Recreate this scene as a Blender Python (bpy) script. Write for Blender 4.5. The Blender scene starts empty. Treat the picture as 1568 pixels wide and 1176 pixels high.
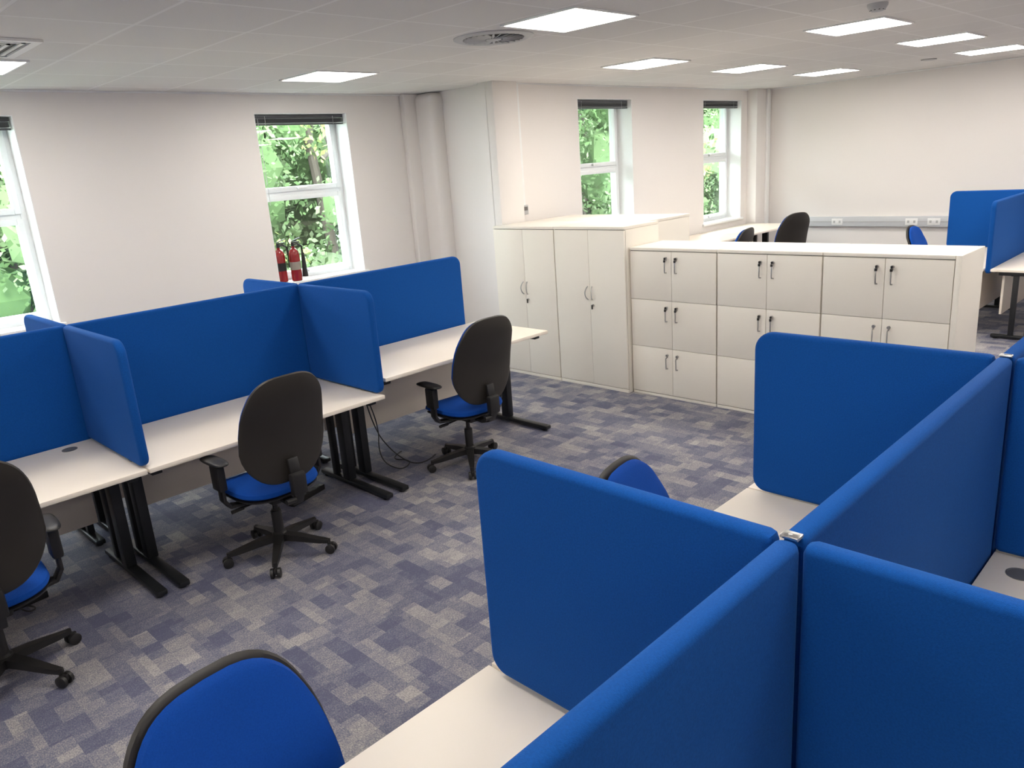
import bpy, bmesh, math, random
import numpy as np
from mathutils import Matrix, Vector
random.seed(7); np.random.seed(7)
K=1.12          # layout units -> metres
SC=bpy.context.scene
COL=SC.collection
# ------------------------------------------------------------------ materials
def newmat(name):
    m=bpy.data.materials.new(name); m.use_nodes=True
    nt=m.node_tree; b=nt.nodes['Principled BSDF']
    return m,nt,b
def pbr(name,col,rough=.5,metal=0,spec=.5,noise=0,nscale=40,bump=0,bscale=200,sheen=0,coat=0):
    m,nt,b=newmat(name)
    b.inputs['Base Color'].default_value=(*col,1)
    b.inputs['Roughness'].default_value=rough
    b.inputs['Metallic'].default_value=metal
    b.inputs['Specular IOR Level'].default_value=spec
    b.inputs['Coat Weight'].default_value=coat
    if sheen:
        b.inputs['Sheen Weight'].default_value=sheen
        b.inputs['Sheen Roughness'].default_value=.4
        b.inputs['Sheen Tint'].default_value=(.2,.45,1,1)
    tc=nt.nodes.new('ShaderNodeTexCoord')
    if noise:
        n=nt.nodes.new('ShaderNodeTexNoise'); n.inputs['Scale'].default_value=nscale; n.inputs['Detail'].default_value=3
        nt.links.new(tc.outputs['Object'],n.inputs['Vector'])
        r=nt.nodes.new('ShaderNodeMapRange'); r.inputs['From Min'].default_value=.3; r.inputs['From Max'].default_value=.7
        r.inputs['To Min'].default_value=1-noise; r.inputs['To Max'].default_value=1+noise
        nt.links.new(n.outputs['Fac'],r.inputs['Value'])
        mx=nt.nodes.new('ShaderNodeVectorMath'); mx.operation='SCALE'; mx.inputs[0].default_value=col
        nt.links.new(r.outputs[0],mx.inputs['Scale']); nt.links.new(mx.outputs[0],b.inputs['Base Color'])
    if bump:
        n=nt.nodes.new('ShaderNodeTexNoise'); n.inputs['Scale'].default_value=bscale; n.inputs['Detail'].default_value=2
        nt.links.new(tc.outputs['Object'],n.inputs['Vector'])
        bp=nt.nodes.new('ShaderNodeBump'); bp.inputs['Strength'].default_value=bump; bp.inputs['Distance'].default_value=.002
        nt.links.new(n.outputs['Fac'],bp.inputs['Height']); nt.links.new(bp.outputs[0],b.inputs['Normal'])
    return m
def emis(name,col,s):
    m=bpy.data.materials.new(name); m.use_nodes=True; nt=m.node_tree; nt.nodes.clear()
    e=nt.nodes.new('ShaderNodeEmission'); o=nt.nodes.new('ShaderNodeOutputMaterial')
    e.inputs[0].default_value=(*col,1); e.inputs[1].default_value=s; nt.links.new(e.outputs[0],o.inputs[0]); return m
M={}
M['wall']=pbr('wall_paint',(.83,.79,.76),.9,spec=.25)
M['white']=pbr('white_gloss_paint',(.87,.87,.86),.35)
M['upvc']=pbr('white_upvc',(.88,.90,.91),.3)
M['desk']=pbr('desk_white_melamine',(.90,.81,.70),.42)
M['cab']=pbr('cabinet_melamine',(.88,.825,.735),.42)
M['gap']=pbr('shadow_gap_board',(.16,.15,.14),.8)
M['blue']=pbr('blue_screen_fabric',(.003,.072,.31),.9,spec=.2,noise=.12,nscale=260,bump=.35,bscale=700,sheen=.16)
M['seat']=pbr('blue_seat_fabric',(.004,.062,.34),.9,spec=.2,noise=.10,nscale=300,bump=.4,bscale=700,sheen=.10)
M['black']=pbr('black_plastic',(.015,.014,.014),.42)
M['shell']=pbr('charcoal_shell_plastic',(.026,.022,.018),.46,bump=.1,bscale=500)
M['frame']=pbr('black_powder_coat',(.010,.011,.013),.38)
M['chrome']=pbr('brushed_steel',(.55,.54,.52),.28,metal=1)
M['grey']=pbr('grey_plastic',(.10,.10,.105),.5)
M['lgrey']=pbr('light_grey_plastic',(.5,.5,.5),.45)
M['blind']=pbr('blind_grey_slats',(.07,.07,.08),.45)
M['red']=pbr('extinguisher_red',(.26,.010,.012),.25,coat=.4)
M['label']=pbr('label_cream',(.30,.26,.22),.5)
M['panel']=emis('led_panel_light',(1,.95,.88),20)
M['trunk']=pbr('trunking_plastic',(.60,.61,.63),.4)
M['cable']=pbr('cable_rubber',(.02,.02,.022),.5)
# glass
m=bpy.data.materials.new('window_glass'); m.use_nodes=True; nt=m.node_tree; nt.nodes.clear()
t=nt.nodes.new('ShaderNodeBsdfTransparent'); g=nt.nodes.new('ShaderNodeBsdfGlossy'); mx=nt.nodes.new('ShaderNodeMixShader'); o=nt.nodes.new('ShaderNodeOutputMaterial')
t.inputs[0].default_value=(.93,.97,.96,1); g.inputs['Roughness'].default_value=.02; mx.inputs[0].default_value=.05
nt.links.new(t.outputs[0],mx.inputs[1]); nt.links.new(g.outputs[0],mx.inputs[2]); nt.links.new(mx.outputs[0],o.inputs[0]); M['glass']=m
# carpet
m,nt,b=newmat('carpet_tiles'); N=nt.nodes; Lk=nt.links
tc=N.new('ShaderNodeTexCoord'); sx=N.new('ShaderNodeSeparateXYZ'); Lk.new(tc.outputs['Object'],sx.inputs[0])
def mth(op,a,bv=None):
    n=N.new('ShaderNodeMath'); n.operation=op
    for i,v in enumerate((a,bv)):
        if v is None: continue
        if isinstance(v,(int,float)): n.inputs[i].default_value=v
        else: Lk.new(v,n.inputs[i])
    return n.outputs[0]
def cells(wx,wy,seed):
    row=mth('FLOOR',mth('DIVIDE',sx.outputs[0],wx))
    w1=N.new('ShaderNodeTexWhiteNoise'); w1.noise_dimensions='1D'; Lk.new(mth('ADD',row,seed),w1.inputs['W'])
    cy=mth('FLOOR',mth('ADD',mth('DIVIDE',sx.outputs[1],wy),mth('MULTIPLY',w1.outputs['Value'],3.0)))
    c=N.new('ShaderNodeCombineXYZ'); Lk.new(row,c.inputs[0]); Lk.new(cy,c.inputs[1]); c.inputs[2].default_value=seed
    w=N.new('ShaderNodeTexWhiteNoise'); w.noise_dimensions='3D'; Lk.new(c.outputs[0],w.inputs['Vector'])
    return w.outputs['Value']
c1=cells(.0744,.125,1.5); c2=cells(.1116,.0892,7.5)
nz=N.new('ShaderNodeTexNoise'); nz.inputs['Scale'].default_value=2.2; nz.inputs['Detail'].default_value=2; Lk.new(tc.outputs['Object'],nz.inputs['Vector'])
mp=N.new('ShaderNodeMapping'); mp.inputs['Scale'].default_value=(240,110,1); Lk.new(tc.outputs['Object'],mp.inputs[0])
n2=N.new('ShaderNodeTexNoise'); n2.inputs['Scale'].default_value=1; n2.inputs['Detail'].default_value=2; Lk.new(mp.outputs[0],n2.inputs['Vector'])
n3=N.new('ShaderNodeTexNoise'); n3.inputs['Scale'].default_value=38; n3.inputs['Detail'].default_value=3; Lk.new(tc.outputs['Object'],n3.inputs['Vector'])
v=mth('ADD',mth('MULTIPLY',c1,.47),mth('MULTIPLY',c2,.30))
v=mth('ADD',v,-.01)
v=mth('ADD',v,mth('MULTIPLY',mth('SUBTRACT',nz.outputs['Fac'],.5),.30))
v=mth('ADD',v,mth('MULTIPLY',mth('SUBTRACT',n2.outputs['Fac'],.5),1.25))
v=mth('ADD',v,mth('MULTIPLY',mth('SUBTRACT',n3.outputs['Fac'],.5),.4))
cr=N.new('ShaderNodeValToRGB'); Lk.new(v,cr.inputs[0]); e=cr.color_ramp.elements
e[0].position=.02; e[0].color=(.088,.093,.155,1); e[1].position=.85; e[1].color=(.41,.38,.37,1)
for p_,c_ in ((.22,(.125,.128,.188,1)),(.42,(.19,.186,.228,1)),(.62,(.28,.265,.275,1))):
    q=e.new(p_); q.color=c_
Lk.new(cr.outputs[0],b.inputs['Base Color']); b.inputs['Roughness'].default_value=.8; b.inputs['Specular IOR Level'].default_value=.45
bp=N.new('ShaderNodeBump'); bp.inputs['Strength'].default_value=.5; bp.inputs['Distance'].default_value=.003; Lk.new(n2.outputs['Fac'],bp.inputs['Height']); Lk.new(bp.outputs[0],b.inputs['Normal'])
M['carpet']=m
# ceiling tiles
m,nt,b=newmat('ceiling_tiles'); N=nt.nodes; Lk=nt.links
tc=N.new('ShaderNodeTexCoord'); mp=N.new('ShaderNodeMapping'); Lk.new(tc.outputs['Object'],mp.inputs[0])
TS=.541
mp.inputs['Location'].default_value=(-(3.145%TS),-(4.865%TS),0)
br=N.new('ShaderNodeTexBrick'); br.offset=0; br.squash=1; Lk.new(mp.outputs[0],br.inputs['Vector'])
br.inputs['Scale'].default_value=1; br.inputs['Brick Width'].default_value=TS; br.inputs['Row Height'].default_value=TS
br.inputs['Mortar Size'].default_value=.010; br.inputs['Mortar Smooth'].default_value=.2
br.inputs['Color1'].default_value=(.75,.725,.70,1); br.inputs['Color2'].default_value=(.71,.685,.66,1); br.inputs['Mortar'].default_value=(.83,.81,.79,1)
n1=N.new('ShaderNodeTexNoise'); n1.inputs['Scale'].default_value=120; n1.inputs['Detail'].default_value=3; Lk.new(tc.outputs['Object'],n1.inputs['Vector'])
bp=N.new('ShaderNodeBump'); bp.inputs['Strength'].default_value=.25; bp.inputs['Distance'].default_value=.004
ad=N.new('ShaderNodeMath'); ad.operation='MULTIPLY_ADD'; Lk.new(br.outputs['Fac'],ad.inputs[0]); ad.inputs[1].default_value=-1.5; Lk.new(n1.outputs['Fac'],ad.inputs[2])
Lk.new(ad.outputs[0],bp.inputs['Height']); Lk.new(bp.outputs[0],b.inputs['Normal'])
Lk.new(br.outputs['Color'],b.inputs['Base Color']); b.inputs['Roughness'].default_value=.95
M['ceiling']=m
# leaves
def leafmat(name,stops):
    m=bpy.data.materials.new(name); m.use_nodes=True; nt=m.node_tree; nt.nodes.clear(); N=nt.nodes; Lk=nt.links
    ge=N.new('ShaderNodeNewGeometry'); cr=N.new('ShaderNodeValToRGB'); Lk.new(ge.outputs['Random Per Island'],cr.inputs[0])
    e=cr.color_ramp.elements; e[0].position=0; e[0].color=(*stops[0],1); e[1].position=1; e[1].color=(*stops[-1],1)
    for i,s_ in enumerate(stops[1:-1]):
        q=e.new((i+1)/(len(stops)-1)); q.color=(*s_,1)
    d=N.new('ShaderNodeBsdfDiffuse'); o=N.new('ShaderNodeOutputMaterial')
    Lk.new(cr.outputs[0],d.inputs[0]); Lk.new(d.outputs[0],o.inputs[0]); return m
M['leaf']=leafmat('leaves_green',[(.05,.085,.035),(.075,.125,.05),(.11,.165,.075),(.17,.22,.13)])
M['leafy']=leafmat('leaves_autumn',[(.10,.15,.05),(.20,.23,.08),(.26,.24,.10),(.14,.19,.08)])
M['bark']=pbr('bark',(.07,.058,.045),.9)
M['grass']=pbr('grass',(.06,.11,.03),.95,noise=.3,nscale=2)
# ------------------------------------------------------------------ builder
class B:
    def __init__(s,name,bevel=.0):
        s.name=name; s.bm=bmesh.new(); s.mats=[]; s.bevel=bevel
        s.X=Matrix.Identity(4)
    def mi(s,k):
        if k not in s.mats: s.mats.append(k)
        return s.mats.index(k)
    def _fin(s,verts,faces,k,smooth=True):
        i=s.mi(k)
        for f in faces: f.material_index=i; f.smooth=smooth
        for v in verts: v.co=s.X@v.co
    def _flood(s,r):
        done=set(); st=[r['faces'][0]]
        while st:
            f=st.pop()
            if f in done: continue
            done.add(f)
            for e in f.edges:
                for g in e.link_faces:
                    if g not in done: st.append(g)
        fs=list(done); return fs,list({v for f in fs for v in f.verts})
    def box(s,x0,x1,y0,y1,z0,z1,k,bev=None,seg=2):
        vs=[s.bm.verts.new((x,y,z)) for z in (z0,z1) for y in (y0,y1) for x in (x0,x1)]
        F=[(0,2,3,1),(4,5,7,6),(0,1,5,4),(2,6,7,3),(0,4,6,2),(1,3,7,5)]
        fs=[s.bm.faces.new([vs[i] for i in f]) for f in F]
        bev=s.bevel if bev is None else bev
        if bev>0:
            bev=min(bev,.45*min(abs(x1-x0),abs(y1-y0),abs(z1-z0)))
            es=list({e for f in fs for e in f.edges})
            r=bmesh.ops.bevel(s.bm,geom=vs+es,offset=bev,segments=seg,profile=.5,affect='EDGES')
            fs,vs=s._flood(r)
        s._fin(vs,fs,k)
    def obox(s,p,size,rot,k,bev=None):
        old=s.X; s.X=old@Matrix.Translation(p)@rot.to_4x4()
        a,b_,c=size; s.box(-a/2,a/2,-b_/2,b_/2,-c/2,c/2,k,bev); s.X=old
    def cyl(s,p,q,r,k,r2=None,n=20,caps=True):
        p=Vector(p);q=Vector(q);r2=r if r2 is None else r2
        d=(q-p).normalized(); a=d.orthogonal().normalized(); c=d.cross(a)
        v1=[];v2=[]
        for i in range(n):
            t=2*math.pi*i/n; o=a*math.cos(t)+c*math.sin(t)
            v1.append(s.bm.verts.new(p+o*r)); v2.append(s.bm.verts.new(q+o*r2))
        fs=[s.bm.faces.new((v1[i],v1[(i+1)%n],v2[(i+1)%n],v2[i])) for i in range(n)]
        if caps: fs+=[s.bm.faces.new(v1[::-1]),s.bm.faces.new(v2)]
        s._fin(v1+v2,fs,k)
    def lathe(s,c,prof,k,n=24,axis=Vector((0,0,1))):
        c=Vector(c); a=axis.orthogonal().normalized(); b2=axis.cross(a); rings=[];av=[]
        for r,h in prof:
            ring=[s.bm.verts.new(c+axis*h+(a*math.cos(2*math.pi*i/n)+b2*math.sin(2*math.pi*i/n))*max(r,1e-4)) for i in range(n)]
            rings.append(ring); av+=ring
        fs=[]
        for A_,B_ in zip(rings,rings[1:]):
            fs+=[s.bm.faces.new((A_[i],A_[(i+1)%n],B_[(i+1)%n],B_[i])) for i in range(n)]
        fs+=[s.bm.faces.new(rings[0][::-1]),s.bm.faces.new(rings[-1])]
        s._fin(av,fs,k)
    def tube(s,pts,r,k,n=8,flat=None):
        pts=[Vector(p) for p in pts]; rings=[];av=[]
        up=None
        for i,p in enumerate(pts):
            d=(pts[min(i+1,len(pts)-1)]-pts[max(i-1,0)]).normalized()
            if up is None: up=d.orthogonal().normalized()
            up=(up-d*up.dot(d)).normalized(); c=d.cross(up)
            rr=r[i] if isinstance(r,(list,tuple)) else r
            ring=[s.bm.verts.new(p+(up*math.cos(2*math.pi*j/n)+c*math.sin(2*math.pi*j/n))*rr) for j in range(n)]
            rings.append(ring); av+=ring
        fs=[]
        for A_,B_ in zip(rings,rings[1:]):
            fs+=[s.bm.faces.new((A_[j],A_[(j+1)%n],B_[(j+1)%n],B_[j])) for j in range(n)]
        fs+=[s.bm.faces.new(rings[0][::-1]),s.bm.faces.new(rings[-1])]
        s._fin(av,fs,k)
    def pad(s,fn,a,b_,n_,wf,tf,tb,k,pr=2.6,nt_=48):
        """closed cushion: super-ellipse outline with width profile wf(zn), fn(x,z,off)->3D point"""
        ts=[0,.25,.5,.68,.8,.88,.94,.98,1.0]
        def ringpt(t,th):
            c,si=math.cos(th),math.sin(th)
            x=a*math.copysign(abs(c)**(2/n_),c)*t; z=b_*math.copysign(abs(si)**(2/n_),si)*t
            x*=wf(z/b_)
            return x,z
        av=[];fs=[]
        def surf(th_,outer=None):
            rings=[]
            for t in ts:
                off=th_*(1-t**pr)**(1/pr) if t<1 else 0
                if t==0:
                    v=s.bm.verts.new(fn(0,0,off)); av.append(v); rings.append([v]); continue
                if t==1 and outer: rings.append(outer); continue
                ring=[]
                for i in range(nt_):
                    x,z=ringpt(t,2*math.pi*i/nt_); ring.append(s.bm.verts.new(fn(x,z,off)))
                av.extend(ring); rings.append(ring)
            return rings
        R1=surf(tf); R2=surf(-tb,R1[-1])
        for R_,flip in ((R1,False),(R2,True)):
            for j in range(len(R_)-1):
                A_,B_=R_[j],R_[j+1]
                for i in range(nt_):
                    i2=(i+1)%nt_
                    vs=(A_[0],B_[i],B_[i2]) if j==0 else (A_[i],B_[i],B_[i2],A_[i2])
                    fs.append(s.bm.faces.new(vs[::-1] if flip else vs))
        s._fin(av,fs,k)
    def prism(s,pts,axis,t0,t1,k,bev=0,seg=3):
        def P(a,b2,t): return {'x':(t,a,b2),'y':(a,t,b2),'z':(a,b2,t)}[axis]
        v0=[s.bm.verts.new(P(a,b2,t0)) for a,b2 in pts]; v1=[s.bm.verts.new(P(a,b2,t1)) for a,b2 in pts]
        n=len(pts)
        f0=s.bm.faces.new(v0); f1=s.bm.faces.new(v1[::-1])
        fs=[f0,f1]+[s.bm.faces.new((v0[(i+1)%n],v0[i],v1[i],v1[(i+1)%n])) for i in range(n)]
        vs=v0+v1
        bmesh.ops.recalc_face_normals(s.bm,faces=fs)
        if bev>0:
            es=list(f0.edges)+list(f1.edges)
            r=bmesh.ops.bevel(s.bm,geom=es,offset=bev,segments=seg,profile=.5,affect='EDGES')
            fs,vs=s._flood(r)
        s._fin(vs,fs,k)
    def done(s,loc=(0,0,0),rz=0,angle=35):
        me=bpy.data.meshes.new(s.name); bmesh.ops.recalc_face_normals(s.bm,faces=s.bm.faces[:]); s.bm.to_mesh(me); s.bm.free()
        for k in s.mats: me.materials.append(M[k])
        me.set_sharp_from_angle(angle=math.radians(angle))
        o=bpy.data.objects.new(s.name,me); COL.objects.link(o); o.location=loc; o.rotation_euler=(0,0,rz); return o
def inst(o,name,loc,rz=0):
    c=bpy.data.objects.new(name,o.data); COL.objects.link(c); c.location=loc; c.rotation_euler=(0,0,rz); return c
# ------------------------------------------------------------------ room
XL,XR,YN,YW,YW2,XC,HC=-2.6,10.2,-3.2,6.2,5.2,5.15,2.59
WT=.32
b=B('floor'); b.box(XL-WT,XR+WT,YN-WT,YW+WT,-.1,0,'carpet'); b.done()
b=B('ceiling'); b.box(XL-WT,XR+WT,YN-WT,YW+WT,HC,HC+.1,'ceiling'); b.done()
def wall_y(name,x0,x1,y0,y1,ops):
    b=B(name); xs=x0
    for (a,c,z0,z1) in sorted(ops):
        b.box(xs,a,y0,y1,0,HC,'wall'); b.box(a,c,y0,y1,0,z0,'wall'); b.box(a,c,y0,y1,z1,HC,'wall'); xs=c
    b.box(xs,x1,y0,y1,0,HC,'wall'); return b.done()
W1=[(.66,1.57,1.0,2.43),(3.33,4.24,1.0,2.43),(-1.95,-1.05,1.0,2.43)]
W2=[(6.32,7.24,.97,2.46),(8.71,9.65,.97,2.46)]
wall_y('wall_left',XL-WT,XC+.0,YW,YW+WT,W1)
wall_y('wall_back',XC+WT,XR+WT,YW2,YW2+WT,W2)
b=B('wall_return'); b.box(XC,XC+WT,YW2,YW+WT,0,HC,'wall'); b.done()
b=B('wall_right'); b.box(XR,XR+WT,YN-WT,YW2,0,HC,'wall'); b.done()
b=B('wall_near'); b.box(XL-WT,XR,YN-WT,YN,0,HC,'wall'); b.done()
b=B('wall_far_left'); b.box(XL-WT,XL,YN,YW,0,HC,'wall'); b.done()
b=B('trim_corner_column'); b.box(5.0,XC+.05,5.90,YW+.05,0,HC,'wall',bev=.07,seg=5); b.box(4.86,5.06,6.13,YW,0,HC,'wall',bev=.01); b.done()
b=B('trim_box_column'); b.box(5.05,5.36,5.11,YW2+.01,0,HC,'wall',bev=.006); b.box(5.05,XC,YW2,5.3,0,HC,'wall'); b.done()
b=B('trim_end_column'); b.box(9.80,XR,5.06,YW2+.01,0,HC,'wall',bev=.006); b.box(10.05,10.12,5.03,5.06,0,HC,'white',bev=.004); b.done()
b=B('trim_conduit'); b.box(5.41,5.45,5.175,YW2,1.485,HC,'white',bev=.003); b.done()
b=B('trim_ceiling_angle')
for x0,x1,y0,y1 in ((XL,XC,YW-.02,YW),(XC,XR,YW2-.02,YW2),(XR-.02,XR,YN,YW2)):
    b.box(x0,x1,y0,y1,HC-.012,HC-.001,'white')
b.done()
b=B('baseboard_left'); b.box(XL,4.86,YW-.014,YW,0,.1,'white',bev=.003); b.done()
b=B('baseboard_back'); b.box(5.4,9.8,YW2-.014,YW2,0,.1,'white',bev=.003); b.done()
b=B('baseboard_right'); b.box(XR-.014,XR,YN,5.06,0,.1,'white',bev=.003); b.done()
# windows
def window(i,x0,x1,z0,z1,y):
    b=B('window_%d'%i,.004)
    f=.045; yf=y+.20; yb=y+.27
    zt=z0+(z1-z0)*.535
    b.box(x0,x0+f,yf,yb,z0,z1,'upvc'); b.box(x1-f,x1,yf,yb,z0,z1,'upvc')
    b.box(x0+f,x1-f,yf,yb,z0,z0+f,'upvc'); b.box(x0+f,x1-f,yf,yb,z1-f,z1,'upvc'); b.box(x0+f,x1-f,yf,yb,zt-.025,zt+.025,'upvc')
    for a,c in ((z0+f,zt-.025),(zt+.025,z1-f)):
        s_=.034
        ya,yc=yf-.018,yf+.05
        b.box(x0+f-.008,x0+f+s_,ya,yc,a-.008,c+.008,'upvc'); b.box(x1-f-s_,x1-f+.008,ya,yc,a-.008,c+.008,'upvc')
        b.box(x0+f+s_,x1-f-s_,ya,yc,a-.008,a+s_,'upvc'); b.box(x0+f+s_,x1-f-s_,ya,yc,c-s_,c+.008,'upvc')
        b.box(x0+f+s_,x1-f-s_,yf+.02,yf+.022,a+s_,c-s_,'glass',bev=0)
        xm=(x0+x1)/2
        b.box(xm-.05,xm+.05,ya-.02,ya,a+.006,a+.024,'white')
        b.box(xm-.05,xm-.03,ya-.035,ya,a+.002,a+.028,'white')
    r=.006
    b.box(x0,x0+r,y+.001,yf,z0,z1,'white',bev=0); b.box(x1-r,x1,y+.001,yf,z0,z1,'white',bev=0); b.box(x0,x1,y+.001,yf,z1-r,z1,'white',bev=0)
    b.done()
    b=B('trim_windowsill'); b.box(x0-.03,x1+.03,y-.03,y,z0-.022,z0+.006,'white',bev=.004); b.box(x0+r,x1-r,y-.002,yf,z0+.0005,z0+.006,'white',bev=0)
    b.done()
    bl=B('venetian_blind'); yb0=y+.05
    bl.box(x0+.012,x1-.012,yb0,yb0+.035,z1-.035,z1-.008,'blind',bev=.002)
    for j in range(7): bl.box(x0+.015,x1-.015,yb0-.002,yb0+.037,z1-.043-j*.005,z1-.0405-j*.005,'blind')
    bl.box(x0+.012,x1-.012,yb0,yb0+.035,z1-.092,z1-.08,'blind',bev=.002)
    for xx in (x0+.12,x1-.12): bl.cyl((xx,yb0-.004,z1-.09),(xx,yb0-.004,z1-.02),.0025,'lgrey',n=6)
    bl.cyl((x0+.05,yb0-.006,z1-.04),(x0+.05,yb0-.006,z1-.75),.0025,'lgrey',n=6)
    bl.done()
for i,w in enumerate(W1): window(i+1,*w,YW)
for i,w in enumerate(W2): window(i+4,*w,YW2)
# ceiling lights
LS=[(3.14,4.87),(3.17,2.59),(5.38,3.64),(6.93,3.54),(8.50,3.46),(5.35,1.92),(6.93,1.88),(8.52,1.90),(.86,4.9),
    (.86,2.6),(.86,.3),(3.17,.3),(5.4,.1),(6.95,.1),(8.5,.1),(-1.3,2.6),(-1.3,.3),(-1.3,-1.8),(1.6,-1.8),(4.4,-1.8),(7.4,-1.8),(-1.3,4.9)]
for i,(x,y) in enumerate(LS):
    b=B('ceiling_light_panel'); w=.525
    z=HC-.010
    for a in ((x,x+w,y,y+.014),(x,x+w,y+w-.014,y+w),(x,x+.014,y+.014,y+w-.014),(x+w-.014,x+w,y+.014,y+w-.014)):
        b.box(*a,z,HC-.0005,'white')
    b.box(x+.014,x+w-.014,y+.014,y+w-.014,z+.003,HC-.001,'panel'); b.done()
# round swirl diffuser
b=B('ceiling_air_diffuser'); R_=.235
b.lathe((0,0,0),[(R_,0),(R_,-.006),(R_-.03,-.016),(R_-.055,-.010),(R_-.06,-.001)],'lgrey',n=48)
b.lathe((0,0,-.004),[(R_-.06,.002),(R_-.062,0)],'gap',n=48)
for j in range(24):
    a=2*math.pi*j/24; rot=Matrix.Rotation(a,3,'Z')@Matrix.Rotation(.6,3,'X')
    b.obox((math.cos(a)*.115,math.sin(a)*.115,-.011),(.12,.016,.003),rot,'lgrey',0)
b.lathe((0,0,0),[(.045,-.004),(.045,-.016),(.03,-.02),(.001,-.021)],'lgrey',n=24)
b.done((3.42,3.42,HC))
b=B('smoke_detector'); b.lathe((0,0,0),[(.055,0),(.055,-.012),(.045,-.03),(.03,-.042),(.001,-.045)],'lgrey')
for j in range(10):
    a=2*math.pi*j/10; b.box(.036*math.cos(a)-.004,.036*math.cos(a)+.004,.036*math.sin(a)-.004,.036*math.sin(a)+.004,-.037,-.03,'black')
b.done((4.83,1.78,HC))
b=B('ceiling_air_grille')
b.box(-.26,.26,-.26,-.22,-.012,0,'white');b.box(-.26,.26,.22,.26,-.012,0,'white');b.box(-.26,-.22,-.22,.22,-.012,0,'white');b.box(.22,.26,-.22,.22,-.012,0,'white')
b.box(-.22,.22,-.22,.22,-.003,-.001,'gap')
for j in range(4):
    r0=.20-.05*j
    for a in ((-r0,r0,-r0,-r0+.018),(-r0,r0,r0-.018,r0),(-r0,-r0+.018,-r0,r0),(r0-.018,r0,-r0,r0)): b.box(*a,-.012,-.004,'white')
b.done((1.02,4.52,HC-.001))
b=B('ceiling_speaker'); b.lathe((0,0,0),[(.07,0),(.07,-.01),(.05,-.014),(.001,-.014)],'lgrey'); b.done((8.9,2.75,HC))
b=B('wall_power_trunking'); b.box(XR-.05,XR-.001,-2,4.5,.80,.925,'trunk',bev=.004)
b.box(XR-.055,XR-.05,-2,4.5,.858,.866,'lgrey')
for y in (4.1,3.2,2.95,2.2,1.0): 
    b.box(XR-.058,XR-.05,y-.07,y+.07,.82,.90,'white',bev=.003)
    for dx in (-.035,.035): b.box(XR-.061,XR-.058,y+dx-.012,y+dx+.012,.845,.875,'lgrey')
b.done()
b=B('thermostat'); b.box(5.38,5.48,YW2-.03,YW2+.002,1.40,1.49,'lgrey',bev=.005); b.box(5.395,5.465,YW2-.033,YW2-.03,1.44,1.475,'gap'); b.done()
# ------------------------------------------------------------------ desks
def desk(name,x0,x1,yf,yb,h,grom=None):
    b=B(name); t=.023; s=1 if yb>yf else -1
    ya,yc=min(yf,yb),max(yf,yb)
    g=.004
    b.box(x0+g,x1-g,ya,yc,h-t,h,'desk',bev=.003)
    zr=h-t
    b.box(x0+.1,x1-.1,(yf+.32*s)-.02,(yf+.32*s)+.02,zr-.05,zr-.012,'frame',bev=.003)
    b.box(x0+.1,x1-.1,(yf+.60*s)-.015,(yf+.60*s)+.015,zr-.05,zr-.012,'frame',bev=.003)
    for xx in (x0+.055,x1-.055):
        y0_,y1_=sorted((yf+.06*s,yf+.70*s)); b.box(xx-.025,xx+.025,y0_,y1_,zr-.035,zr,'frame',bev=.004)
        for yy,wy,wx in ((.38,.075,.026),(.54,.045,.018)):
            y0_,y1_=sorted((yf+yy*s,yf+(yy+wy)*s)); b.box(xx-wx,xx+wx,y0_,y1_,.04,zr-.03,'frame',bev=.006)
        y0_,y1_=sorted((yf-.0*s,yf+.72*s)); b.box(xx-.026,xx+.026,y0_,y1_,.012,.04,'frame',bev=.008)
        for yy in (.04,.68): b.cyl((xx,yf+yy*s,0),(xx,yf+yy*s,.014),.02,'frame',n=12)
    y0_,y1_=sorted((yf+.66*s,yf+.68*s)); b.box(x0+.09,x1-.09,y0_,y1_,.22,zr-.01,'desk',bev=.002)
    if grom:
        for gx in grom:
            gy=yf+.66*s
            b.lathe((gx,gy,h),[(.036,0),(.036,.002),(.032,.003),(.030,.0015),(.001,.0015)],'grey',n=24)
    return b.done()
J=[-.28,1.11,2.46,3.86]
HD=.645
desk('office_desk',J[0],J[1],3.55,4.305,HD,(.97,))
desk('office_desk',J[1],J[2],3.55,4.305,HD,(2.33,))
desk('office_desk',J[2]+.02,J[3]+.04,3.565,4.305,.735)
for i in range(3): desk('office_desk',J[i],J[i+1],5.12,4.365,HD)
YS=.500
for i in range(3):
    desk('office_desk',J[i],J[i+1],1.285,YS+.027,HD,(J[i+1]-.13,))
    desk('office_desk',J[i],J[i+1],-.275,YS-.027,HD,(J[i+1]-.11,))
FX0,FX1=8.0,9.5
desk('office_desk',FX0,FX1,2.62,1.877,HD); desk('office_desk',FX0,FX1,1.06,1.823,HD)
desk('office_desk',7.3,8.5,4.45,5.15,.88); desk('office_desk',8.52,9.77,4.45,5.15,.88)
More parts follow.
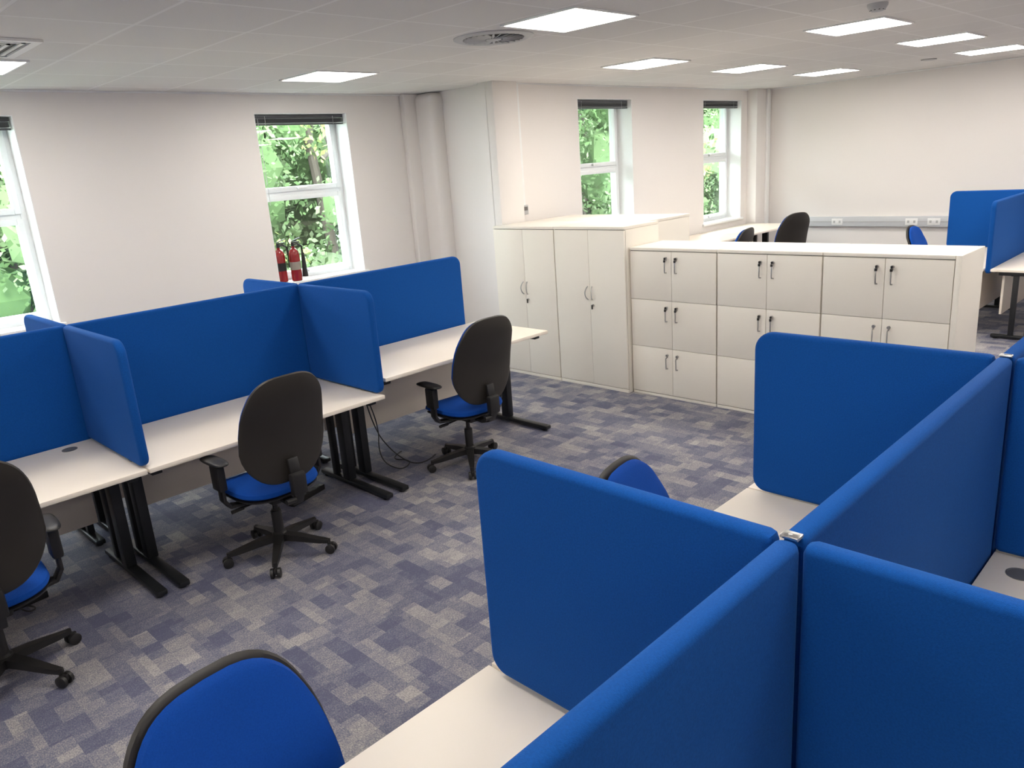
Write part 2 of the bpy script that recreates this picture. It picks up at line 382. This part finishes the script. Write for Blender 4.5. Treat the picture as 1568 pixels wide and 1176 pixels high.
# ------------------------------------------------------------------ screens
def rrect(a0,a1,z0,z1,r):
    pts=[]
    for (cx,cz,rr,st) in ((a0,z0,r[0],180),(a1,z0,r[1],270),(a1,z1,r[2],0),(a0,z1,r[3],90)):
        ox=cx+(rr if cx==a0 else -rr); oz=cz+(rr if cz==z0 else -rr)
        n=8 if rr>.02 else 2
        for i in range(n+1):
            t=math.radians(st+90*i/n); pts.append((ox+rr*math.cos(t),oz+rr*math.sin(t)))
    return pts
TH=.042
ZT=1.25; ZB=.652
def screen(axis,a0,a1,c,z0=ZB,z1=ZT,r=(.02,.02,.02,.02)):
    b=B('desk_divider_screen')
    b.prism(rrect(a0,a1,z0,z1,r),axis,c-TH/2,c+TH/2,'blue',bev=.015,seg=4)
    for t in (.2,.8):
        a=a0+(a1-a0)*t
        if axis=='y': b.box(a-.03,a+.03,c-.012,c+.012,z0-.03,z0+.004,'grey',bev=.002)
    if axis=='x':
        a=a0+.25*(a1-a0) ; b.box(c-.012,c+.012,a-.02,a+.02,HD,z0+.01,'grey',bev=.002)
    return b.done()
r0=.016; R1=.065
HT=TH/2
ys=4.335
screen('y',J[0]+HT,J[1]-.002,ys,z0=.56,r=(r0,r0,r0,r0)); screen('y',J[1]+.002,J[2]-.01,ys,z0=.56,r=(r0,r0,r0,r0)); screen('y',J[2]-.006,3.80,ys,z0=.66,r=(r0,.03,R1,r0))
for x,s in ((J[1],1),(J[2]-.01,1),(J[0],1)):
    screen('x',3.56,ys-HT-.002,x,r=(.05,r0,r0,R1)); screen('x',ys+HT+.002,5.05,x,r=(r0,.05,R1,r0))
ys=YS
for i in range(3): screen('y',J[i]+.006,J[i+1]-.006,ys,z0=.56,r=(r0,r0,r0,r0) if i<2 else (r0,.03,R1,r0))
for x in J[0:3]:
    screen('x',ys+HT+.004,1.258,x,r=(r0,.05,R1,r0)); screen('x',-.25,ys-HT-.004,x,r=(.05,r0,r0,R1))
for x in (J[1],J[2]):
    b=B('screen_linking_bracket'); b.box(x-.012,x+.012,ys-.016,ys+.016,ZT-.002,ZT+.004,'chrome',bev=.002); b.cyl((x-.004,ys,ZT+.003),(x-.004,ys,ZT+.006),.004,'lgrey',n=8); b.done()
screen('y',FX0+.02,FX1-HT,1.85,z0=.6,r=(.03,r0,r0,R1))
screen('x',1.85+HT+.01,2.62,FX1+.02,r=(r0,.03,R1,r0)); screen('x',1.1,1.85-HT-.01,FX1+.02,r=(.03,r0,r0,R1))
# ------------------------------------------------------------------ cabinets
def vbar(b,x,y,z0,z1):
    b.tube([(x,y,z0),(x-.024,y,z0+.004),(x-.026,y,z0+.012),(x-.026,y,z1-.012),(x-.024,y,z1-.004),(x,y,z1)],.0042,'chrome',n=8)
def tallcup(y0,y1,x0,x1,h,front=-1):
    b=B('tall_storage_cupboard')
    b.box(x0+.018,x1,y0+.001,y1-.001,.0,h-.024,'cab',bev=.001)
    b.box(x0-.001,x1,y0,y1,h-.022,h,'cab',bev=.002)
    b.box(x0+.014,x0+.02,y0+.004,y1-.004,.03,h-.024,'gap')
    ym=(y0+y1)/2
    for a,c in ((y0+.003,ym-.0015),(ym+.0015,y1-.003)): b.box(x0,x0+.016,a,c,.032,h-.027,'cab',bev=.0015)
    b.box(x0+.004,x0+.02,y0+.002,y1-.002,0,.028,'cab',bev=.001)
    zc=h*.60
    for s_ in (-1,1):
        pts=[]
        for i in range(11):
            t=i/10; pts.append((x0-.026*math.sin(math.pi*t)**.6 if 0<t<1 else x0,ym+s_*(.022+.012*math.sin(math.pi*t)),zc-.055+.11*t))
        b.tube(pts,.0045,'chrome',n=8)
    b.cyl((x0,ym-.03,zc-.10),(x0-.012,ym-.03,zc-.10),.010,'chrome',n=16); b.box(x0-.022,x0-.012,ym-.034,ym-.026,zc-.13,zc-.095,'black')
    return b.done()
tallcup(3.615,4.345,4.89,5.36,1.347); tallcup(4.35,5.075,4.89,5.36,1.347)
for y0,y1 in ((3.72,4.39),(4.395,5.075)):
    b=B('tall_storage_cupboard'); x0,x1,h=5.365,6.0,1.347
    b.box(x0,x1-.018,y0,y1,0,h-.024,'cab',bev=.001); b.box(x0,x1,y0,y1,h-.022,h,'cab',bev=.002)
    ym=(y0+y1)/2
    for a,c in ((y0+.003,ym-.0015),(ym+.0015,y1-.003)): b.box(x1-.017,x1-.001,a,c,.032,h-.027,'cab',bev=.0015)
    for s_ in (-1,1): b.tube([(x1,ym+s_*.03,.76),(x1+.026,ym+s_*.035,.78),(x1+.026,ym+s_*.035,.86),(x1,ym+s_*.03,.88)],.0045,'chrome')
    b.done()
def locker(y0,y1,x0,x1,h,end=False):
    b=B('locker_cabinet')
    b.box(x0+.018,x1,y0+.001,y1-.001,0,h-.024,'cab',bev=.001)
    b.box(x0-.003,x1+.003,y0,y1,h-.022,h,'cab',bev=.002)
    b.box(x0+.013,x0+.02,y0+.004,y1-.004,.02,h-.024,'gap')
    b.box(x0+.004,x0+.02,y0+.002,y1-.002,0,.022,'cab',bev=.001)
    ym=(y0+y1)/2; zz=[.026+(h-.052)*i/3 for i in range(4)]
    for j in range(3):
        for a,c,s_ in ((y0+.003,ym-.0015,-1),(ym+.0015,y1-.003,1)):
            b.box(x0,x0+.016,a,c,zz[j]+.0015,zz[j+1]-.0015,'cab',bev=.0015)
            zt=zz[j+1]-.055; yh=ym+s_*.045
            vbar(b,x0,yh,zt-.105,zt-.012)
            b.cyl((x0,yh,zt+.004),(x0-.014,yh,zt+.004),.010,'chrome',n=14)
            yk=yh
            if (j+int(y0*10)+s_)%2==0 or j==2:
                b.box(x0-.03,x0-.012,yk-.004,yk+.004,zt-.004,zt+.012,'black',bev=.001); b.cyl((x0-.026,yk,zt-.006),(x0-.026,yk,zt-.022),.008,'black',n=10)
    if end: b.box(x0-.003,x1+.003,y0-.035,y0-.002,0,h,'cab',bev=.002)
    return b.done()
LX=5.40
locker(2.845,3.605,4.94,LX,1.185); locker(2.08,2.84,4.94,LX,1.185); locker(1.305,2.075,4.94,LX,1.185,True)
# ------------------------------------------------------------------ chairs
def wback(zn):   # widest a little below the middle, narrower rounded top
    t=zn*.5+.5
    return 1-.13*(max(0,t-.35)/.65)**1.5-.20*(max(0,.35-t)/.35)**1.6
def wseat(zn): return 1-.06*max(0,-zn)**2
def wone(zn): return 1
def make_chair(name,seatz=.48,rec=.12,base_rot=.3):
    b=B(name)
    S=1/K
    b.X=Matrix.Scale(S,4)
    for i in range(5):
        a=base_rot+2*math.pi*i/5
        R0,R1_=.03,.30
        old=b.X; b.X=old@Matrix.Rotation(a,4,'Z')
        top=[(R0,.125),(.12,.115),(.24,.092),(R1_,.082)]; bot=[(R1_,.062),(.24,.064),(.12,.078),(R0,.085)]
        vt=[]
        for (r,z),w in zip(top+bot,(.027,.024,.018,.014,.014,.018,.024,.027)):
            vt.append((b.bm.verts.new((r,-w,z)),b.bm.verts.new((r,w,z))))
        fs=[]
        n_=len(vt)
        for j in range(n_):
            A_,B_=vt[j],vt[(j+1)%n_]; fs.append(b.bm.faces.new((A_[0],A_[1],B_[1],B_[0])))
        for j in range(3):
            for sd in (0,1):
                q=(vt[j][sd],vt[j+1][sd],vt[n_-2-j][sd],vt[n_-1-j][sd]); fs.append(b.bm.faces.new(q))
        b._fin([v for p in vt for v in p],fs,'black')
        b.cyl((.295,0,.05),(.295,0,.085),.011,'black',n=10)
        for sgn in (-1,1):
            b.lathe((.305,sgn*.008,.0285),[(.018,0),(.0285,.003),(.0285,.018),(.02,.022)],'black',n=20,axis=Vector((0,sgn,0)))
        b.box(.285,.325,-.008,.008,.025,.058,'black',bev=.004)
        b.X=old
    zs=seatz
    zt=min(.27,zs-.12)
    b.lathe((0,0,0),[(.03,.07),(.042,.08),(.042,.13),(.030,.14),(.030,zt),(.024,zt+.005),(.024,zt+.01)],'black',n=24)
    b.cyl((0,0,zt),(0,0,zs-.08),.015,'black')
    b.box(-.075,.075,-.13,.11,zs-.125,zs-.07,'black',bev=.012)
    b.cyl((.05,.05,zs-.10),(.24,.07,zs-.105),.006,'black',n=8); b.cyl((.20,.066,zs-.104),(.27,.074,zs-.106),.011,'black',n=10)
    b.cyl((-.05,-.03,zs-.10),(-.23,-.03,zs-.11),.006,'black',n=8); b.cyl((-.2,-.03,zs-.109),(-.27,-.03,zs-.112),.011,'black',n=10)
    def sf(x,z,off):
        y=z+.02
        d=-.9*max(0,y-.14)**2*3 + .25*x*x
        return Vector((x,y,zs-.035+off+d))
    b.pad(sf,.25,.235,3.6,wseat,.045,.022,'seat',pr=3.0)
    def sf2(x,z,off):
        y=z+.02; d=-.9*max(0,y-.14)**2*3+.25*x*x
        return Vector((x,y,zs-.06+off+d))
    b.pad(sf2,.243,.228,3.6,wseat,.01,.022,'black',pr=3.0)
    zc=zs+.345; hb=.31
    def curve(z):
        t=(z+hb)/(2*hb)
        return -.235-.10*t*rec/.12+.035*math.sin(math.pi*min(1,t*1.25))*1.0-.02*max(0,t-.7)
    def bf(x,z,off): return Vector((x,curve(z)+.5*x*x+off+.012,zc+z))
    def bf2(x,z,off): return Vector((x,curve(z)+.5*x*x+off-.012,zc+z))
    b.pad(bf,.247,hb*.965,3.3,wback,.045,.012,'seat',pr=2.8)
    b.pad(bf2,.260,hb,3.3,wback,.018,.022,'shell',pr=3.2)
    path=[(0,-.10,zs-.10),(0,-.20,zs-.105),(0,-.275,zs-.085),(0,-.305,zs-.03),(0,-.30,zs+.08),(0,-.285,zs+.17)]
    for p_,q_ in zip(path,path[1:]):
        p_=Vector(p_);q_=Vector(q_);d=q_-p_; ang=math.atan2(d.z,d.y)
        b.obox((p_+q_)/2,(.062,d.length+.016,.022),Matrix.Rotation(ang,3,'X'),'black',.006)
    b.box(-.045,.045,-.335,-.285,zs-.03,zs+.10,'black',bev=.016)
    b.cyl((-.03,-.31,zs-.05),(-.085,-.31,zs-.05),.016,'black',n=12)
    for sg in (-1,1):
        pth=[(sg*.10,-.02,zs-.082),(sg*.20,-.02,zs-.085),(sg*.272,-.02,zs-.075),(sg*.30,-.02,zs-.03),(sg*.30,-.02,zs+.06),(sg*.30,-.01,zs+.15)]
        for p_,q_ in zip(pth,pth[1:]):
            p_=Vector(p_);q_=Vector(q_);d=q_-p_; ang=math.atan2(d.z,d.x)
            b.obox((p_+q_)/2,(d.length+.012,.06,.018),Matrix.Rotation(-ang,3,'Y'),'black',.005)
        b.box(sg*.30-.024,sg*.30+.024,-.06,.035,zs+.03,zs+.175,'black',bev=.012)
        def af(x,z,off,sg=sg): return Vector((sg*.298+x,z+.01,zs+.192+off-.35*max(0,z-.07)**1.5))
        b.pad(af,.043,.125,3.0,wone,.014,.014,'black',pr=2.5,nt_=32)
    return b.done()
c=make_chair('office_chair'); c.location=(1.66,3.50,0); c.rotation_euler=(0,0,.02)
inst(c,'office_chair',(3.09,3.58,0),-.06)
inst(c,'office_chair',(.38,3.43,0),-.05)
low=make_chair('office_chair',seatz=.375,base_rot=.9); low.location=(.50,1.14,0); low.rotation_euler=(0,0,math.pi+.12)
low2=make_chair('office_chair',seatz=.355,base_rot=.9); low2.location=(1.93,1.15,0); low2.rotation_euler=(0,0,math.pi+.18)
l3=make_chair('office_chair',seatz=.415,base_rot=.5); l3.location=(8.80,2.47,0); l3.rotation_euler=(0,0,math.pi)
hi=make_chair('office_chair',seatz=.60); hi.location=(8.72,4.20,0); hi.rotation_euler=(0,0,-.40)
mid=make_chair('office_chair',seatz=.55); mid.location=(7.38,4.20,0); mid.rotation_euler=(0,0,.1)
# ------------------------------------------------------------------ extinguishers on sill
def ext(x,y,z,kind):
    b=B('fire_extinguisher')
    b.lathe((0,0,0),[(.040,0),(.047,.006),(.047,.235),(.041,.262),(.025,.283),(.016,.29),(.016,.305)],'red',n=28)
    b.lathe((0,0,.10),[(.0478,0),(.0478,.07)],'label' if kind else 'black',n=28)
    b.cyl((0,0,.30),(0,0,.335),.013,'black'); b.box(-.012,.07,-.008,.008,.335,.345,'black',bev=.002); b.obox((.035,0,.362),(.09,.016,.006),Matrix.Rotation(-.25,3,'Y'),'black')
    pts=[(.01,0,.32),(.04,-.01,.325),(.072,-.02,.30),(.078,-.02,.22),(.074,-.02,.12)]
    b.tube(pts,.009,'black')
    if kind: b.cyl((.078,-.02,.24),(.074,-.02,.03),.014,'black',r2=.026)
    return b.done((x,y,z),.0)
ext(3.42,6.30,1.0065,0); ext(3.53,6.24,1.0065,1)
# ------------------------------------------------------------------ cables
def cable(pts,r=.004):
    cu=bpy.data.curves.new('power_cable','CURVE'); cu.dimensions='3D'; cu.bevel_depth=r; cu.bevel_resolution=2
    sp=cu.splines.new('NURBS'); sp.points.add(len(pts)-1)
    for p_,q_ in zip(sp.points,pts): p_.co=(*q_,1)
    sp.use_endpoint_u=True; sp.order_u=3
    o=bpy.data.objects.new('power_cable',cu); COL.objects.link(o); cu.materials.append(M['cable'])
cable([(2.62,4.1,.66),(2.70,4.0,.35),(2.62,3.95,.1),(2.72,3.85,.005),(2.9,3.95,.005),(2.8,4.1,.005),(2.95,4.15,.006)])
cable([(2.66,4.12,.66),(2.66,4.05,.3),(2.8,4.0,.05),(2.85,3.8,.005),(3.05,3.9,.005)])
cable([(2.2,4.1,.58),(2.15,4.0,.3),(2.05,3.95,.02),(1.95,4.05,.005),(2.15,4.15,.005)])
cable([(.5,4.1,.58),(.45,4.0,.3),(.55,3.9,.02),(.65,3.98,.005),(.5,4.15,.005)])
def strip(x,y,rz):
    b=B('power_strip'); b.box(-.14,.14,-.025,.025,0,.035,'black',bev=.004)
    for i in range(4): b.box(-.11+.06*i,-.075+.06*i,-.018,.018,.035,.037,'grey')
    b.done((x,y,0),rz)
strip(2.12,4.02,.3); strip(.55,4.05,.1)
# ------------------------------------------------------------------ outdoors
b=B('ground_outside'); b.box(-30,45,YW+1.0,60,-3.6,-3.5,'grass'); b.done()
tr=B('garden_trees')
for x,y in ((2.4,11),(5.8,11.5),(7.6,12),(13,10.5),(17,11)):
    tr.tube([(x,y,-3.5),(x+.1,y,-.5),(x-.1,y+.2,2.5),(x+.3,y+.1,5)],[.14,.11,.08,.05],'bark')
    for j in range(4): tr.tube([(x,y,.2+j),(x+random.uniform(-.8,.8),y-.3,.9+j),(x+random.uniform(-1.6,1.6),y-.6,1.7+j)],[.05,.03,.012],'bark')
tro=tr.done()
VV=[];FF=[];MI=[];NV=[0]
def addv(P): 
    b0=NV[0]; VV.append(P); NV[0]+=len(P); return b0
def sphere_core(c,r):
    phi=(1+5**.5)/2
    P=np.array([(-1,phi,0),(1,phi,0),(-1,-phi,0),(1,-phi,0),(0,-1,phi),(0,1,phi),(0,-1,-phi),(0,1,-phi),(phi,0,-1),(phi,0,1),(-phi,0,-1),(-phi,0,1)])
    P/=np.linalg.norm(P[0]); P=P*r*np.random.uniform(.75,1.1,(12,1))+np.array(c)
    f=[(0,11,5),(0,5,1),(0,1,7),(0,7,10),(0,10,11),(1,5,9),(5,11,4),(11,10,2),(10,7,6),(7,1,8),(3,9,4),(3,4,2),(3,2,6),(3,6,8),(3,8,9),(4,9,5),(2,4,11),(6,2,10),(8,6,7),(9,8,1)]
    base=addv(P); return [tuple(base+i for i in t) for t in f]
def foliage(clusters,mi,leaves=420,ls=.045,core=True):
    for (cx,cy,cz,r) in clusters:
        if core:
            fs=sphere_core((cx,cy,cz),r*.72); FF.extend(fs); MI.extend([0]*len(fs))
        n=int(leaves*r*r/.5)
        d=np.random.normal(size=(n,3)); d/=np.linalg.norm(d,axis=1)[:,None]
        P=np.array([cx,cy,cz])+d*r*np.random.uniform(.7,1.1,(n,1))
        a=np.random.normal(size=(n,3))+d*.8; a/=np.linalg.norm(a,axis=1)[:,None]
        u=np.cross(a,np.random.normal(size=(n,3))); u/=np.linalg.norm(u,axis=1)[:,None]
        w=np.cross(a,u); s=np.random.uniform(.6,1.5,(n,1))*ls
        base=addv(np.stack([P-u*s,P+w*s*.55-u*s*.1,P+u*s,P-w*s*.55-u*s*.1],1).reshape(-1,3))
        FF.extend([(base+4*i,base+4*i+1,base+4*i+2,base+4*i+3) for i in range(n)]); MI.extend([mi]*n)
def band(n,x0,x1,y0,y1,z0,z1,r0_,r1_):
    return [(random.uniform(x0,x1),random.uniform(y0,y1),random.uniform(z0,z1),random.uniform(r0_,r1_)) for _ in range(n)]
foliage(band(180,0,10,9.8,12.5,-2.8,3.0,.45,.8)+band(200,10,24,8.3,13,-2.8,3.6,.5,.9),0)
foliage(band(130,-2,13,13,15.5,-3,4.2,.8,1.2)+band(140,12,30,13,17,-3,5,.9,1.3),0,leaves=170,ls=.08)
foliage(band(16,2.0,7.0,9.4,10.2,-1,3.0,.25,.45)+band(14,11,20,8,9.5,-1,2.6,.3,.5),1,leaves=300,ls=.045,core=False)
V=np.concatenate(VV); me=bpy.data.meshes.new('garden_foliage'); me.from_pydata(V.tolist(),[],FF)
me.materials.append(M['leaf']); me.materials.append(M['leafy']); me.polygons.foreach_set('material_index',MI); me.update()
fo=bpy.data.objects.new('foliage',me); COL.objects.link(fo); fo.parent=tro
# ------------------------------------------------------------------ light
w=bpy.data.worlds.new('overcast_sky'); SC.world=w; w.use_nodes=True; nt=w.node_tree
bg=nt.nodes['Background']; bg.inputs[0].default_value=(.88,.94,1,1); bg.inputs[1].default_value=14
sun=bpy.data.lights.new('sun','SUN'); sun.energy=7.0; sun.angle=.3; sun.color=(1,.96,.88)
so=bpy.data.objects.new('sun',sun); COL.objects.link(so); so.rotation_euler=(math.radians(42),0,math.radians(-20)); so.location=(0,-5,12)
# ------------------------------------------------------------------ camera
R=np.array([[0.69696, -0.71358, -0.071], [-0.24478, -0.14367, -0.95887], [0.67404, 0.68568, -0.27481]])
cam=bpy.data.cameras.new('camera'); co=bpy.data.objects.new('camera',cam); COL.objects.link(co)
cam.sensor_width=36; cam.lens=1434.7/1920*36; cam.clip_start=.05; cam.clip_end=200
X,Y,Z=Vector(R[0]),-Vector(R[1]),-Vector(R[2])
X.normalize(); Z=(Z-X*Z.dot(X)).normalized(); Y=Z.cross(X)
for o in list(COL.objects):
    if o.parent is None and o is not co:
        o.location=o.location*K
        if o.type!='LIGHT': o.scale=o.scale*K
mw=Matrix((X,Y,Z)).transposed().to_4x4(); mw.translation=Vector((0,0,1.87*K)); co.matrix_world=mw
SC.camera=co
SC.view_settings.view_transform='Standard'
SC.view_settings.exposure=.22
